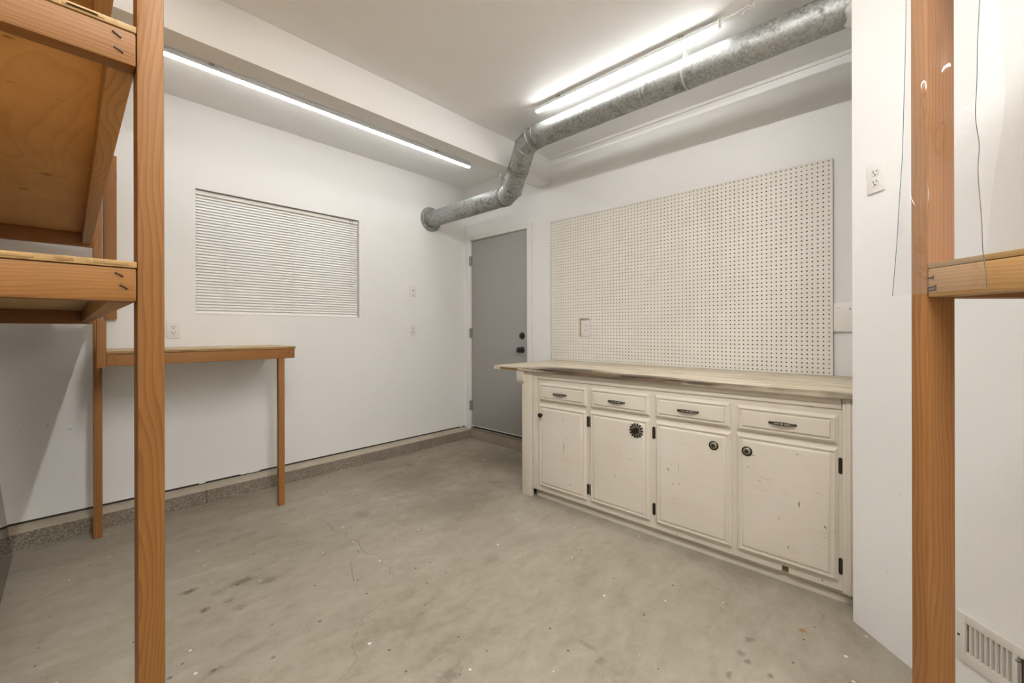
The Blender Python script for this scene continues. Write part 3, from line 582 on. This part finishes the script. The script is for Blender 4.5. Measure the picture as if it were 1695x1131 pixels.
for i in range(ny):
    for j in range(nz):
        cy, cz = hy0 + i*p_, hz0 + j*pz
        y0_, y1_, z0_, z1_ = ys[i], ys[i+1], zs[j], zs[j+1]
        if cut[0] < cy < cut[1] and cut[2] < cz < cut[3]: continue
        c4 = [gvert(i, j), gvert(i+1, j), gvert(i+1, j+1), gvert(i, j+1)]
        if not (z0_ < cz < z1_): bm.faces.new(c4); continue
        ring = [bm.verts.new((PX, cy + rh*math.cos(PI/4*k + PI/8), cz + rh*math.sin(PI/4*k + PI/8))) for k in range(8)]
        back = [bm.verts.new((PX+0.0055, v.co.y, v.co.z)) for v in ring]
        for k in range(8): bm.faces.new((ring[k], ring[(k+1) % 8], back[(k+1) % 8], back[k]))
        # corner order around: (y1,z1) k0-1 ; top ; (y0,z1) ...
        cs = [c4[2], c4[3], c4[0], c4[1]]      # NE NW SW SE
        for q in range(4):
            a, b = ring[2*q], ring[2*q+1]; bm.faces.new((cs[q], b, a)); bm.faces.new((cs[q], cs[(q+1) % 4], ring[(2*q+2) % 8], b))
bd = m.build('board', 'peg', pg)
m = MB()      # dark sheet behind the holes, its colour standing for the shade inside
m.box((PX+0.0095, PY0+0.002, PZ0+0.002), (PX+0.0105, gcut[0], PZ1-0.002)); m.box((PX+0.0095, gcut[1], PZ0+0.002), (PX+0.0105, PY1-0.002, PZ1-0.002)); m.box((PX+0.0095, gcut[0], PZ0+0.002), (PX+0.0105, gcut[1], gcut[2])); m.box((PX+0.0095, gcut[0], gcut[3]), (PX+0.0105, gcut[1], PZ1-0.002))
m.build('hole_shade_sheet', 'back', pg)
m = MB()   # thickness: edges and backing grid
for a, b in (((PX, PY0-0.0004, PZ0), (PX+0.006, PY0+0.001, PZ1)), ((PX, PY1-0.001, PZ0), (PX+0.006, PY1+0.0004, PZ1)), ((PX, PY0, PZ1-0.001), (PX+0.006, PY1, PZ1+0.0004)), ((PX, PY0, PZ0-0.0004), (PX+0.006, PY1, PZ0+0.001))): m.box(a, b)
m.build('board_edge', 'fur', pg)
m = MB()
for a, b in (((PX+0.006, PY0, PZ0), (XW, PY0+0.04, PZ1)), ((PX+0.006, PY1-0.04, PZ0), (XW, PY1, PZ1)), ((PX+0.006, PY0, PZ1-0.04), (XW, PY1, PZ1)), ((PX+0.006, PY0, PZ0), (XW, PY1, PZ0+0.012))): m.box(a, (b[0]-0.0015, b[1], b[2]))
m.build('furring_strip', simple('furring_wood', (0.25, 0.19, 0.12), 0.8), pg)
m = MB(); cy0, cy1, cz0, cz1 = [v for v in cut]; iy = [y for y in ys if cut[0]-p_ < y < cut[1]+p_]
gy0 = max(y for y in ys if y <= cut[0]+0.5*p_); gy1 = min(y for y in ys if y >= cut[1]-0.5*p_); gz0 = max(z for z in zs if z <= cut[2]+0.5*pz); gz1 = min(z for z in zs if z >= cut[3]-0.5*pz)
for a, b in (((PX-0.0003, gy0-0.0015, gz0-0.0015), (XW-0.0015, gy0+0.002, gz1)), ((PX-0.0003, gy1-0.002, gz0), (XW-0.0015, gy1+0.0015, gz1)), ((PX-0.0003, gy0, gz1-0.002), (XW-0.0015, gy1, gz1+0.0015)), ((PX-0.0003, gy0, gz0-0.0015), (XW-0.0015, gy1, gz0+0.002))): m.box(a, b)
m.build('cutout_lining', 'fur', pg)
# small painted board beside the pegboard
sb = thing('painted_board', (XW-0.01, 0.24, 1.27), 'small white painted board on the wall between pegboard and diagonal wall', 'board')
m = MB(); m.box((XW-0.022, 0.160, 1.190), (XW, 0.297, 1.356), 0.002); m.build('board', 'trim', sb)
for y, dy, dz in ((0.272, 0.0, 0.0), (0.224, 0.004, -0.010)):
    m = MB(); m.tube([(XW-0.0222, y, 1.325), (XW-0.027, y-dy, 1.325+dz)], 0.0028, 8); m.build('screw', 'hinge', sb)

# ------------------------------------------------------------------ base cabinet
XF, XDR = 2.300, 2.282
cab = thing('base_cabinet', (2.68, 1.10, 0), 'worn cream base cabinet with four drawers above four doors', 'cabinet')
m = MB(); m.box((XF+0.012, DY+0.004, 0.062), (XW-0.006, 2.028, 0.902)); m.build('carcass', 'cab', cab)
m = MB(); m.box((XF, 0.192, 0.063), (XF+0.018, 0.3925, 0.902)); m.box((XF, 0.4195, 0.063), (XF+0.018, 1.918, 0.902)); m.box((XF, 0.3925, 0.0905), (XF+0.018, 0.4195, 0.902)); m.build('face_frame', 'cab', cab)
m = MB(); m.box((XF+0.010, 0.392, 0.063), (XF+0.0125, 0.42, 0.091)); m.build('notch', 'notch', cab)
m = MB(); m.box((2.338, DY+0.004, 0.0), (2.356, 1.955, 0.064), 0.002); m.box((2.330, DY+0.004, 0.0), (2.339, 1.935, 0.030), 0.002); m.build('toe_kick', 'cab', cab)
m = MB(); m.box((2.285, 1.957, 0.0), (2.31, 2.050, 0.904), 0.003); m.box((2.31, 2.028, 0.0), (XW-0.02, 2.050, 0.904)); m.build('end_panel', 'cab', cab)
m = MB(); m.box((2.292, 1.917, 0.063), (2.31, 1.955, 0.904), 0.003); m.build('stile', 'cab', cab)
m = MB(); m.box((2.288, DY+0.004, 0.06), (2.305, 0.193, 0.904), 0.003); m.box((2.284, 0.163, 0.06), (2.29, 0.180, 0.904), 0.003); m.build('stile', 'cab', cab)
m = MB(); m.box((2.284, 0.196, 0.880), (XF, 1.916, 0.904), 0.003); m.box((2.293, 0.196, 0.855), (XF, 1.916, 0.881), 0.004); m.build('top_rail', 'cab', cab)
m = MB(); m.prism([(2.268, 2.050, 0.904), (2.268, 2.050, 0.842), (2.292, 2.050, 0.812), (2.312, 2.050, 0.812), (2.36, 2.050, 0.842), (2.60, 2.050, 0.842), (2.60, 2.050, 0.904)], (0, 0.036, 0))
m.prism([(2.2665, 2.022, 0.904), (2.2665, 2.022, 0.84), (2.276, 2.022, 0.822), (2.285, 2.022, 0.812), (2.285, 2.022, 0.904)], (0, 0.0645, 0)); m.build('corbel', 'cab', cab)
def raised(name, y0, y1, z0, z1, rim=0.034):
    prof = [(0, 0), (0, 0.007), (0.002, 0.008), (0.011, 0.0205), (0.0155, 0.0215), (0.0165, 0.0160), (0.0245, 0.0160), (rim-0.002, 0.0238), (rim, 0.024)]
    m = MB(); m.rings([[Vector((XF - h, y, z)) for y, z in ((y0+i, z0+i), (y1-i, z0+i), (y1-i, z1-i), (y0+i, z1-i))] for i, h in prof], None, False, True)
    return m.build(name, 'cab2', cab)
def ribbon(mb, y0, z0, y1, z1, w, x=XF-0.0243):
    d = Vector((y1-y0, z1-z0)); d = d.normalized() if d.length > 1e-6 else Vector((1, 0)); n = Vector((-d.y, d.x))*w
    mb.prism([(x, y0, z0), (x, (y0+y1)/2 + n.x, (z0+z1)/2 + n.y), (x, y1, z1), (x, (y0+y1)/2 - n.x, (z0+z1)/2 - n.y)], (0.0006, 0, 0))
DRW = [(1.492, 1.882, 0.705, 0.829), (1.067, 1.460, 0.706, 0.832), (0.639, 1.032, 0.705, 0.831), (0.208, 0.609, 0.703, 0.827)]
DOR = [(1.496, 1.889, 0.100, 0.679), (1.068, 1.466, 0.103, 0.683), (0.633, 1.030, 0.102, 0.683), (0.208, 0.611, 0.106, 0.685)]
PUL = [(1.698, 0.764), (1.271, 0.765), (0.845, 0.764), (0.412, 0.762)]
for (y0, y1, z0, z1), (py, pz_) in zip(DRW, PUL):
    d = raised('drawer', y0, y1, z0, z1, 0.030)
    xs = XF-0.024
    m = MB(); n = 14   # boat-shaped bail pull with pierced middle
    for sg in (1, -1):
        pts, rr = [], []
        for k in range(n+1):
            u = -1 + 2*k/n; pts.append((xs - 0.003 - 0.013*(1-u*u)**0.8, py + u*0.053, pz_ + sg*0.0062*(1-u*u) + 0.001*(1-u*u))); rr.append(0.0024 + 0.0014*abs(u))
        m.tube(pts, rr, 8)
    for sg in (-1, 1): m.lathe((xs, py + sg*0.051, pz_), (-1, 0, 0), [(0.0, 0), (0.0065, 0), (0.006, 0.004), (0.003, 0.006), (0, 0.006)], 12)
    for u in (-0.14, 0.14): m.tube([(xs-0.0155, py + u*0.053, pz_-0.009), (xs-0.0155, py + u*0.053, pz_+0.006)], 0.0022, 6)
    pl = m.build('pull', 'bronze', d)
    m = MB()
    for u in (-0.36, -0.20, 0.0, 0.20, 0.36):
        m.tube([(xs-0.0125, py + u*0.053, pz_-0.006), (xs-0.0125, py + u*0.053, pz_+0.003)], 0.0028 if u else 0.0018, 8)
    m.build('inlay', 'pewter', pl)
GOUGE = [[(1.662, 0.463, 1.667, 0.367, 0.0024), (1.676, 0.597, 1.664, 0.604, 0.002), (1.648, 0.494, 1.648, 0.466, 0.001)], [(1.30, 0.33, 1.27, 0.30, 0.0012)],
 [(0.898, 0.484, 0.893, 0.407, 0.0008), (0.959, 0.438, 0.947, 0.418, 0.0028), (0.927, 0.357, 0.925, 0.349, 0.002), (0.892, 0.366, 0.891, 0.355, 0.002), (0.865, 0.414, 0.859, 0.414, 0.0012)],
 [(0.349, 0.424, 0.347, 0.387, 0.0026), (0.258, 0.34, 0.247, 0.322, 0.0026), (0.391, 0.203, 0.388, 0.187, 0.0022), (0.521, 0.477, 0.496, 0.468, 0.0008), (0.545, 0.589, 0.523, 0.592, 0.0015)]]
doors = []
for k, (y0, y1, z0, z1) in enumerate(DOR):
    d = raised('door', y0, y1, z0, z1, 0.036); doors.append(d)
    for g in GOUGE[k]:
        m = MB(); ribbon(m, *g); m.build('gouge', 'chip', d)
xs = XF-0.024
def knob(d, y, z, r):
    m = MB(); m.lathe((xs, y, z), (-1, 0, 0), [(0, 0), (r, 0), (r*1.0, 0.003), (r*0.80, 0.006), (r*0.72, 0.0045)], 24, 'bronze'); m.lathe((xs-0.004, y, z), (-1, 0, 0), [(0, 0), (r*0.74, 0), (r*0.6, 0.003), (r*0.45, 0.0035), (0, 0.0036)], 24, 'pewter'); m.lathe((xs-0.006, y, z), (-1, 0, 0), [(0, 0), (r*0.30, 0), (r*0.28, 0.004), (r*0.36, 0.007), (r*0.32, 0.010), (0, 0.011)], 20, 'bronze'); m.build('knob', None, d)
m = MB(); m.lathe((xs, 1.858, 0.605), (-1, 0, 0), [(0, 0), (0.011, 0), (0.008, 0.006), (0.0075, 0.012), (0.016, 0.017), (0.016, 0.022), (0.008, 0.026), (0, 0.027)], 20); m.build('knob', 'bronze', doors[0])
m = MB(); yk, zk = 1.142, 0.612   # pierced rosette
for k in range(14):
    a = 2*PI*k/14; m.lathe((xs, yk + 0.038*math.cos(a), zk + 0.038*math.sin(a)), (-1, 0, 0), [(0, 0), (0.0066, 0), (0.0062, 0.003), (0.003, 0.005), (0, 0.005)], 10)
    m.tube([(xs-0.0025, yk + 0.014*math.cos(a), zk + 0.014*math.sin(a)), (xs-0.0025, yk + 0.038*math.cos(a), zk + 0.038*math.sin(a))], 0.0022, 6)
n = 40; m.tube([(xs-0.0025, yk + 0.029*math.cos(2*PI*k/n), zk + 0.029*math.sin(2*PI*k/n)) for k in range(n+1)], 0.0026, 6)
m.lathe((xs, yk, zk), (-1, 0, 0), [(0, 0), (0.019, 0), (0.017, 0.005), (0.008, 0.008), (0.008, 0.014), (0.017, 0.019), (0.016, 0.024), (0, 0.027)], 20); m.build('knob', 'bronze', doors[1])
knob(doors[2], 0.714, 0.605, 0.0235); knob(doors[3], 0.560, 0.606, 0.0235)
def hinge(d, y, z, wdt, mat='bronze'):
    m = MB(); m.rings([[Vector((x, y + a*wdt, z + b)) for a, b in ((-1, -0.030), (0, -0.036), (1, -0.030), (1, 0.030), (0, 0.036), (-1, 0.030))] for x in (XF+0.001, XF-0.0035)], None, False); m.tube([(XF-0.004, y, z-0.024), (XF-0.004, y, z+0.024)], wdt*0.55, 8); m.build('hinge', mat, d)
for z in (0.610, 0.172):
    hinge(doors[0], 1.4885, z, 0.0068); hinge(doors[1], 1.4725, z, 0.0055); hinge(doors[2], 1.045, z+0.001, 0.0085)
for z in (0.608, 0.171): hinge(doors[3], 0.2005, z, 0.0085)
for g in ((0.914, 0.074, 0.916, 0.066, 0.003), (0.268, 0.086, 0.263, 0.078, 0.003), (0.738, 0.842, 0.738, 0.831, 0.0016), (0.72, 0.837, 0.719, 0.833, 0.002)):
    m = MB(); ribbon(m, *g, x=XF-0.0005); m.build('gouge', 'chip', cab)

# ------------------------------------------------------------------ countertop
ct = thing('countertop', (2.67, 1.24, 0.904), 'long worn and stained cream wooden countertop lying over the base cabinet', 'countertop')
m = MB(); m.box((2.262, DY+0.003, 0.9205), (XW-0.001, 2.322, 0.9305), 0.002); m.build('surface', 'counter', ct)
m = MB(); m.box((2.277, DY+0.004, 0.9042), (XW-0.002, 2.318, 0.9210)); m.build('core', 'rawend', ct)
m = MB(); m.box((2.2615, DY+0.003, 0.9042), (2.278, 2.074, 0.9208), 0.0015); m.build('front_edge', 'counter', ct)
m = MB(); m.box((2.2615, 2.262, 0.9042), (2.30, 2.3225, 0.9208), 0.0015); m.build('end_block', 'counter', ct)

# ------------------------------------------------------------------ lumber helpers
def board(name, a, b, mat, parent, bevel=0.004, xf=None):
    m = MB(); m.box(a, b, bevel, None, xf); return m.build(name, mat, parent)
def staples(parent, marks, xf=None):
    for p0, p1 in marks:
        m = MB(); a, b = Vector(p0), Vector(p1)
        if xf: a, b = xf @ a, xf @ b
        m.tube([a, b], 0.0015, 6); m.build('staple', 'staple', parent)

# ------------------------------------------------------------------ storage rack at the left
rk = thing('storage_rack', (-0.5, 2.25, 0), 'tall wooden storage rack of plywood shelves on fir posts beside the window wall', 'rack')
RX0, RX1, RY0, RY1 = -1.13, 0.0875, 1.05, 3.39
board('post', (RX1, RY0, 0.0), (RX1+0.0402, RY0+0.0635, 2.62), 'woodl', rk, 0.0045)
board('post', (0.0935, RY1+0.012, 0.0), (0.1315, RY1+0.075, 2.30), 'wood2', rk)
board('post', (RX0-0.039, RY0, 0.0), (RX0, RY0+0.0635, 2.62), 'wood', rk); board('post', (RX0-0.039, RY1+0.01, 0.0), (RX0, RY1+0.075, 2.62), 'wood', rk)
p = board('rear_strip', (0.147, YW-0.038, 1.276), (0.205, YW, 2.30), 'wood2', rk)
for k, (z0, z1, ply) in enumerate(((1.2555, 1.3180, 0.0115), (1.6970, 1.7590, 0.0115), (2.1300, 2.1925, 0.0115))):
    pk = board('front_rail', (RX0, RY0, z0), (RX1-0.0006, RY0+0.038, z1), 'woodl', rk, 0.0045)
    board('side_rail', (RX1-0.0385, RY0+0.038, z0), (RX1-0.0005, RY1, z1), 'woodp' if k != 0 else 'wood', rk)
    board('side_rail', (RX0, RY0+0.038, z0), (RX0+0.038, RY1, z1), 'wood', rk)
    board('rear_rail', (RX0, RY1, z0-0.012), (0.0925, RY1+0.038, z1), 'wood2', rk)
    board('joist', (-0.394, RY0+0.038, z0 - (0.035 if k == 0 else 0)), (-0.356, RY1, z1), 'wood', rk)
    m = MB(); m.box((RX0, RY0-0.001, z1+0.0012), (RX1-0.0004, RY1+0.036, z1+0.0012+ply), 0.001)
    for c in range(9):   # splintered lip along the front of the sheet
        x = random.uniform(-0.5, 0.08); m.box((x, RY0-0.002, z1+0.0012+ply*0.3), (x+random.uniform(0.01, 0.05), RY0+0.004, z1+0.0012+ply*random.uniform(0.7, 1.05)), 0.001)
    sh = m.build('shelf_panel', 'ply', rk)
    me = sh.data; me.materials.append(M['plye'])
    for f in me.polygons:
        if abs(f.normal.z) < 0.5: f.material_index = 1
    if k == 0: staples(pk, [((0.0575, RY0-0.0006, 1.3085), (0.0685, RY0-0.0006, 1.3015)), ((0.0635, RY0-0.0006, 1.2865), (0.0745, RY0-0.0006, 1.2790))])
    if k == 1: staples(pk, [((0.0545, RY0-0.0006, 1.7490), (0.0665, RY0-0.0006, 1.7415)), ((0.0565, RY0-0.0006, 1.7215), (0.0690, RY0-0.0006, 1.7150))])

# ------------------------------------------------------------------ small wall table
tb = thing('side_table', (0.62, 3.36, 0), 'small wooden table with one thin front leg against the wall under the blind', 'table')
board('apron', (0.137, 3.115, 1.012), (1.085, 3.153, 1.077), 'wood2', tb)
board('apron', (0.137, YW-0.038, 1.012), (1.085, YW, 1.077), 'wood2', tb); board('apron', (1.047, 3.153, 1.012), (1.0845, YW-0.038, 1.077), 'wood2', tb); board('apron', (0.137, 3.153, 1.012), (0.175, YW-0.038, 1.077), 'wood2', tb)
board('leg', (0.982, 3.117, 0.0), (1.0195, 3.160, 1.0118), 'wood2', tb, 0.003)
board('hanger', (0.0985, 3.115, 1.006), (0.1365, 3.153, 1.262), 'wood2', tb, 0.003)
m = MB(); m.box((0.137, 3.110, 1.0775), (1.089, YW-0.0005, 1.0935), 0.0015)
for c in range(14):
    x = random.uniform(0.15, 1.05); m.box((x, 3.1065, 1.0785 + random.uniform(0, 0.004)), (x+random.uniform(0.02, 0.08), 3.114, 1.084 + random.uniform(0.0, 0.009)), 0.001)
tp = m.build('tabletop', 'plyp', tb); tp.data.materials.append(M['plye'])
for f in tp.data.polygons:
    if abs(f.normal.z) < 0.5: f.material_index = 1
ap = [c for c in kids(tb) if c.name.startswith('apron')][0]
for x, z in ((0.165, 1.062), (0.172, 1.045), (1.04, 1.050), (1.044, 1.054), (1.072, 1.065), (1.072, 1.040), (0.86, 1.060), (1.002, 1.0)):
    m = MB(); m.lathe((x, 3.115 if z > 1.01 else 3.117, z), (0, -1, 0), [(0, 0), (0.0032, 0), (0.0028, 0.0006), (0, 0.0007)], 8); m.build('nail', 'staple', ap)

# ------------------------------------------------------------------ dark glossy panel leaning at the left edge
dp = thing('gloss_panel', (-0.22, 2.9, 0), 'dark glossy panel leaning beside the concrete curb under the storage rack', 'panel')
m = MB(); m.prism([(-0.210, 2.2, 0.0), (-0.3405, 2.2, 1.242), (-0.3525, 2.2, 1.241), (-0.222, 2.2, 0.0)], (0, 1.272, 0)); m.build('sheet', 'panel', dp)

# ------------------------------------------------------------------ shelf at the right, along the diagonal wall
rs = thing('plank_shelf', D(1.1, 0.3, 0), 'wooden shelf frame with a front post before the diagonal wall, draped in clear plastic', 'shelf')
PS, PD = 0.7985, 0.529
board('post', (PS-0.0365, PD-0.0635, 0), (PS, PD, 2.62), 'wood2', rs, 0.005, DM)
board('post', (PS-0.0365, 0.0, 0), (PS, 0.0635, 2.62), 'wood', rs, 0.004, DM); board('post', (2.05, PD-0.0635, 0), (2.088, PD, 2.62), 'wood', rs, 0.004, DM)
for z0 in (1.2690, 1.985):
    fr = board('front_rail', (PS+0.0006, PD-0.038, z0), (2.05, PD, z0+0.0625), 'woodp', rs, 0.005, DM)
    board('side_rail', (PS-0.0365, 0.0635, z0), (PS, PD-0.0635, z0+0.0625), 'wood2', rs, 0.004, DM)
    board('cleat', (PS, 0.0, z0+0.034), (2.05, 0.022, z0+0.0625), 'wood', rs, 0.003, DM)
    m = MB(); m.box((PS+0.0004, 0.0, z0+0.0632), (2.05, PD-0.001, z0+0.0745), 0.001, None, DM)
    sh = m.build('shelf_panel', 'ply', rs); sh.data.materials.append(M['plye'])
    for f in sh.data.polygons:
        if abs(f.normal.z) < 0.5: f.material_index = 1
    if z0 < 1.5:
        staples(fr, [((PS+0.001, PD+0.0005, 1.311), (PS+0.013, PD+0.0005, 1.312)), ((PS+0.0125, PD+0.0005, 1.308), (PS+0.0135, PD+0.0005, 1.3155)), ((PS+0.001, PD+0.0005, 1.290), (PS+0.018, PD+0.0005, 1.293)), ((PS+0.001, PD+0.0005, 1.284), (PS+0.018, PD+0.0005, 1.285)), ((PS+0.018, PD+0.0005, 1.284), (PS+0.018, PD+0.0005, 1.295))], DM)

# ------------------------------------------------------------------ clear plastic sheets
def sheet(name, label, s0f, s1f, z0, z1, df, mat, edges=(True, True)):
    t = thing(name, D(0.85, 0.55, z0), label, 'plastic sheet', 'clear plastic sheets on the right shelf'); m = MB(); ns, nz_ = 72, 110; grid = []
    def pt(u, z): s0, s1 = s0f(z), s1f(z); s_ = s0 + (s1-s0)*u; return D(s_, df(s_, z, u), z)
    for j in range(nz_+1):
        z = z0 + (z1-z0)*j/nz_; grid.append([pt(i/ns, z) for i in range(ns+1)])
    m.rings(grid, None, True, False, closed=False); m.build('film', mat, t)
    for u, on in zip((0, 1), edges):
        if on:
            m = MB(); m.tube([pt(u, z0 + (z1-z0)*j/60) for j in range(61)], 0.0006, 6); m.build('cut_edge', 'fedge', t)  # dark grey tube stands for the line the refracting film edge makes
    return t
def lerp(z, pts):
    for (a, p), (b, q) in zip(pts, pts[1:]):
        if z <= b: w_ = max(0.0, (z-a)/(b-a)); w_ = w_*w_*(3-2*w_)*0.5 + w_*0.5; return p + (q-p)*w_
    return pts[-1][1]
def bulge(s_, z, c):
    return sum(a*math.exp(-((s_-p)**2/(2*w*w) + (z-q)**2/(2*h*h))) for p, q, w, h, a in c)
FOLDS = ((0.882, 1.600, 0.022, 0.035, 0.013), (0.905, 1.545, 0.016, 0.022, -0.006), (0.838, 1.70, 0.02, 0.06, 0.008))
def d1(s_, z, u):
    wv = 0.0030*math.sin(s_*38 + z*3.1) + 0.0016*math.sin(s_*62 + z*11) + 0.0022*math.sin(z*19 + s_*31) + 0.003*math.sin(u*PI*2)*math.sin(z*5)
    return max(0.5335, 0.551 - 0.055*(z-1.65)) + wv*min(1.0, 4*u*(1-u) + 0.15)*max(0.0, min(1.0, (1.95-z)*5)) + bulge(s_, z, FOLDS)
sheet('plastic_sheet', 'clear plastic sheet hanging over the front of the right wooden post', lambda z: lerp(z, ((1.275, 0.763), (1.424, 0.7678), (1.572, 0.7695), (1.75, 0.7655), (2.03, 0.757))), lambda z: lerp(z, ((1.275, 0.9442), (1.362, 0.9331), (1.524, 0.9184), (1.746, 0.9084), (2.03, 0.910))), 1.275, 2.02, d1, 'film')
def d2(s_, z, u): return 0.440 - 0.055*(z-1.6) + 0.012*math.sin(s_*21 + z*4.0) + 0.007*math.sin(z*8.0 - s_*17) + 0.005*math.sin(z*17 + s_*9) + bulge(s_, z, ((0.955, 1.62, 0.02, 0.03, 0.010), (1.02, 1.56, 0.03, 0.05, 0.014), (1.09, 1.75, 0.04, 0.06, 0.016)))
sheet('plastic_sheet', 'clear plastic sheet hanging inside the right shelf above its plywood', lambda z: 0.845 + 0.012*math.sin(z*4), lambda z: 1.55, 1.346, 1.980, d2, 'film2', (False, False))

# ------------------------------------------------------------------ register on the diagonal wall
vt = thing('vent_register', D(0.6, 0.0, 0.16), 'white metal vent register low on the diagonal wall beside the post', 'vent')
VS0, VS1, VZ0, VZ1 = 0.3965, 0.757, 0.163, 0.3135
m = MB(); dd = 0.010
for a, b in (((VS0, 0, VZ0), (0.421, dd, VZ1)), ((0.421, 0, 0.2865), (VS1, dd, VZ1)), ((0.421, 0, VZ0), (VS1, dd, 0.197)), ((0.7335, 0, 0.197), (VS1, dd, 0.2865)), ((0.5415, 0, 0.197), (0.5515, dd, 0.2865)), ((0.636, 0, 0.197), (0.646, dd, 0.2865))): m.box(a, b, 0.0018, None, DM)
m.build('frame', 'vent', vt)
m = MB(); m.box((0.421, -0.03, 0.197), (0.7335, 0.0006, 0.2865), 0, None, DM); m.build('cavity_shade', 'dark', vt)  # flat dark face standing for the shaded opening behind the louvres
for i in range(9):
    s0 = 0.4235 + i*0.0133; m = MB(); arc = [(k/6*0.0098, 0.0010 + 0.0082*(1-math.cos(PI/2*k/6))) for k in range(7)] + [(0.0128, 0.0092), (0.0128, 0.0010)]
    rows = [[DM @ Vector((s0 + a, b, z)) for a, b in arc] for z in (0.197, 0.2865)]
    m.rings(rows, None, True, False, closed=False); m.build('louvre', 'vent', vt)
for i in range(9):
    for base in (0.5535, 0.648):
        s0 = base + i*0.0095
        if s0 < base + 0.078: m = MB(); m.box((s0, 0.0006, 0.2), (s0+0.0012, 0.005, 0.284), 0, None, DM); m.build('louvre', 'vent', vt)
for s_, z in ((0.4035, 0.240), (0.745, 0.240)):
    m = MB(); m.lathe(D(s_, dd, z), D(0, 1, 0) - D(0, 0, 0), [(0, 0), (0.004, 0), (0.0035, 0.0015), (0, 0.0018)], 12); m.build('screw', 'slot', vt)
m = MB(); m.box((0.556, dd, 0.276), (0.563, dd+0.012, 0.282), 0.001, None, DM); m.build('lever', 'hinge', vt)
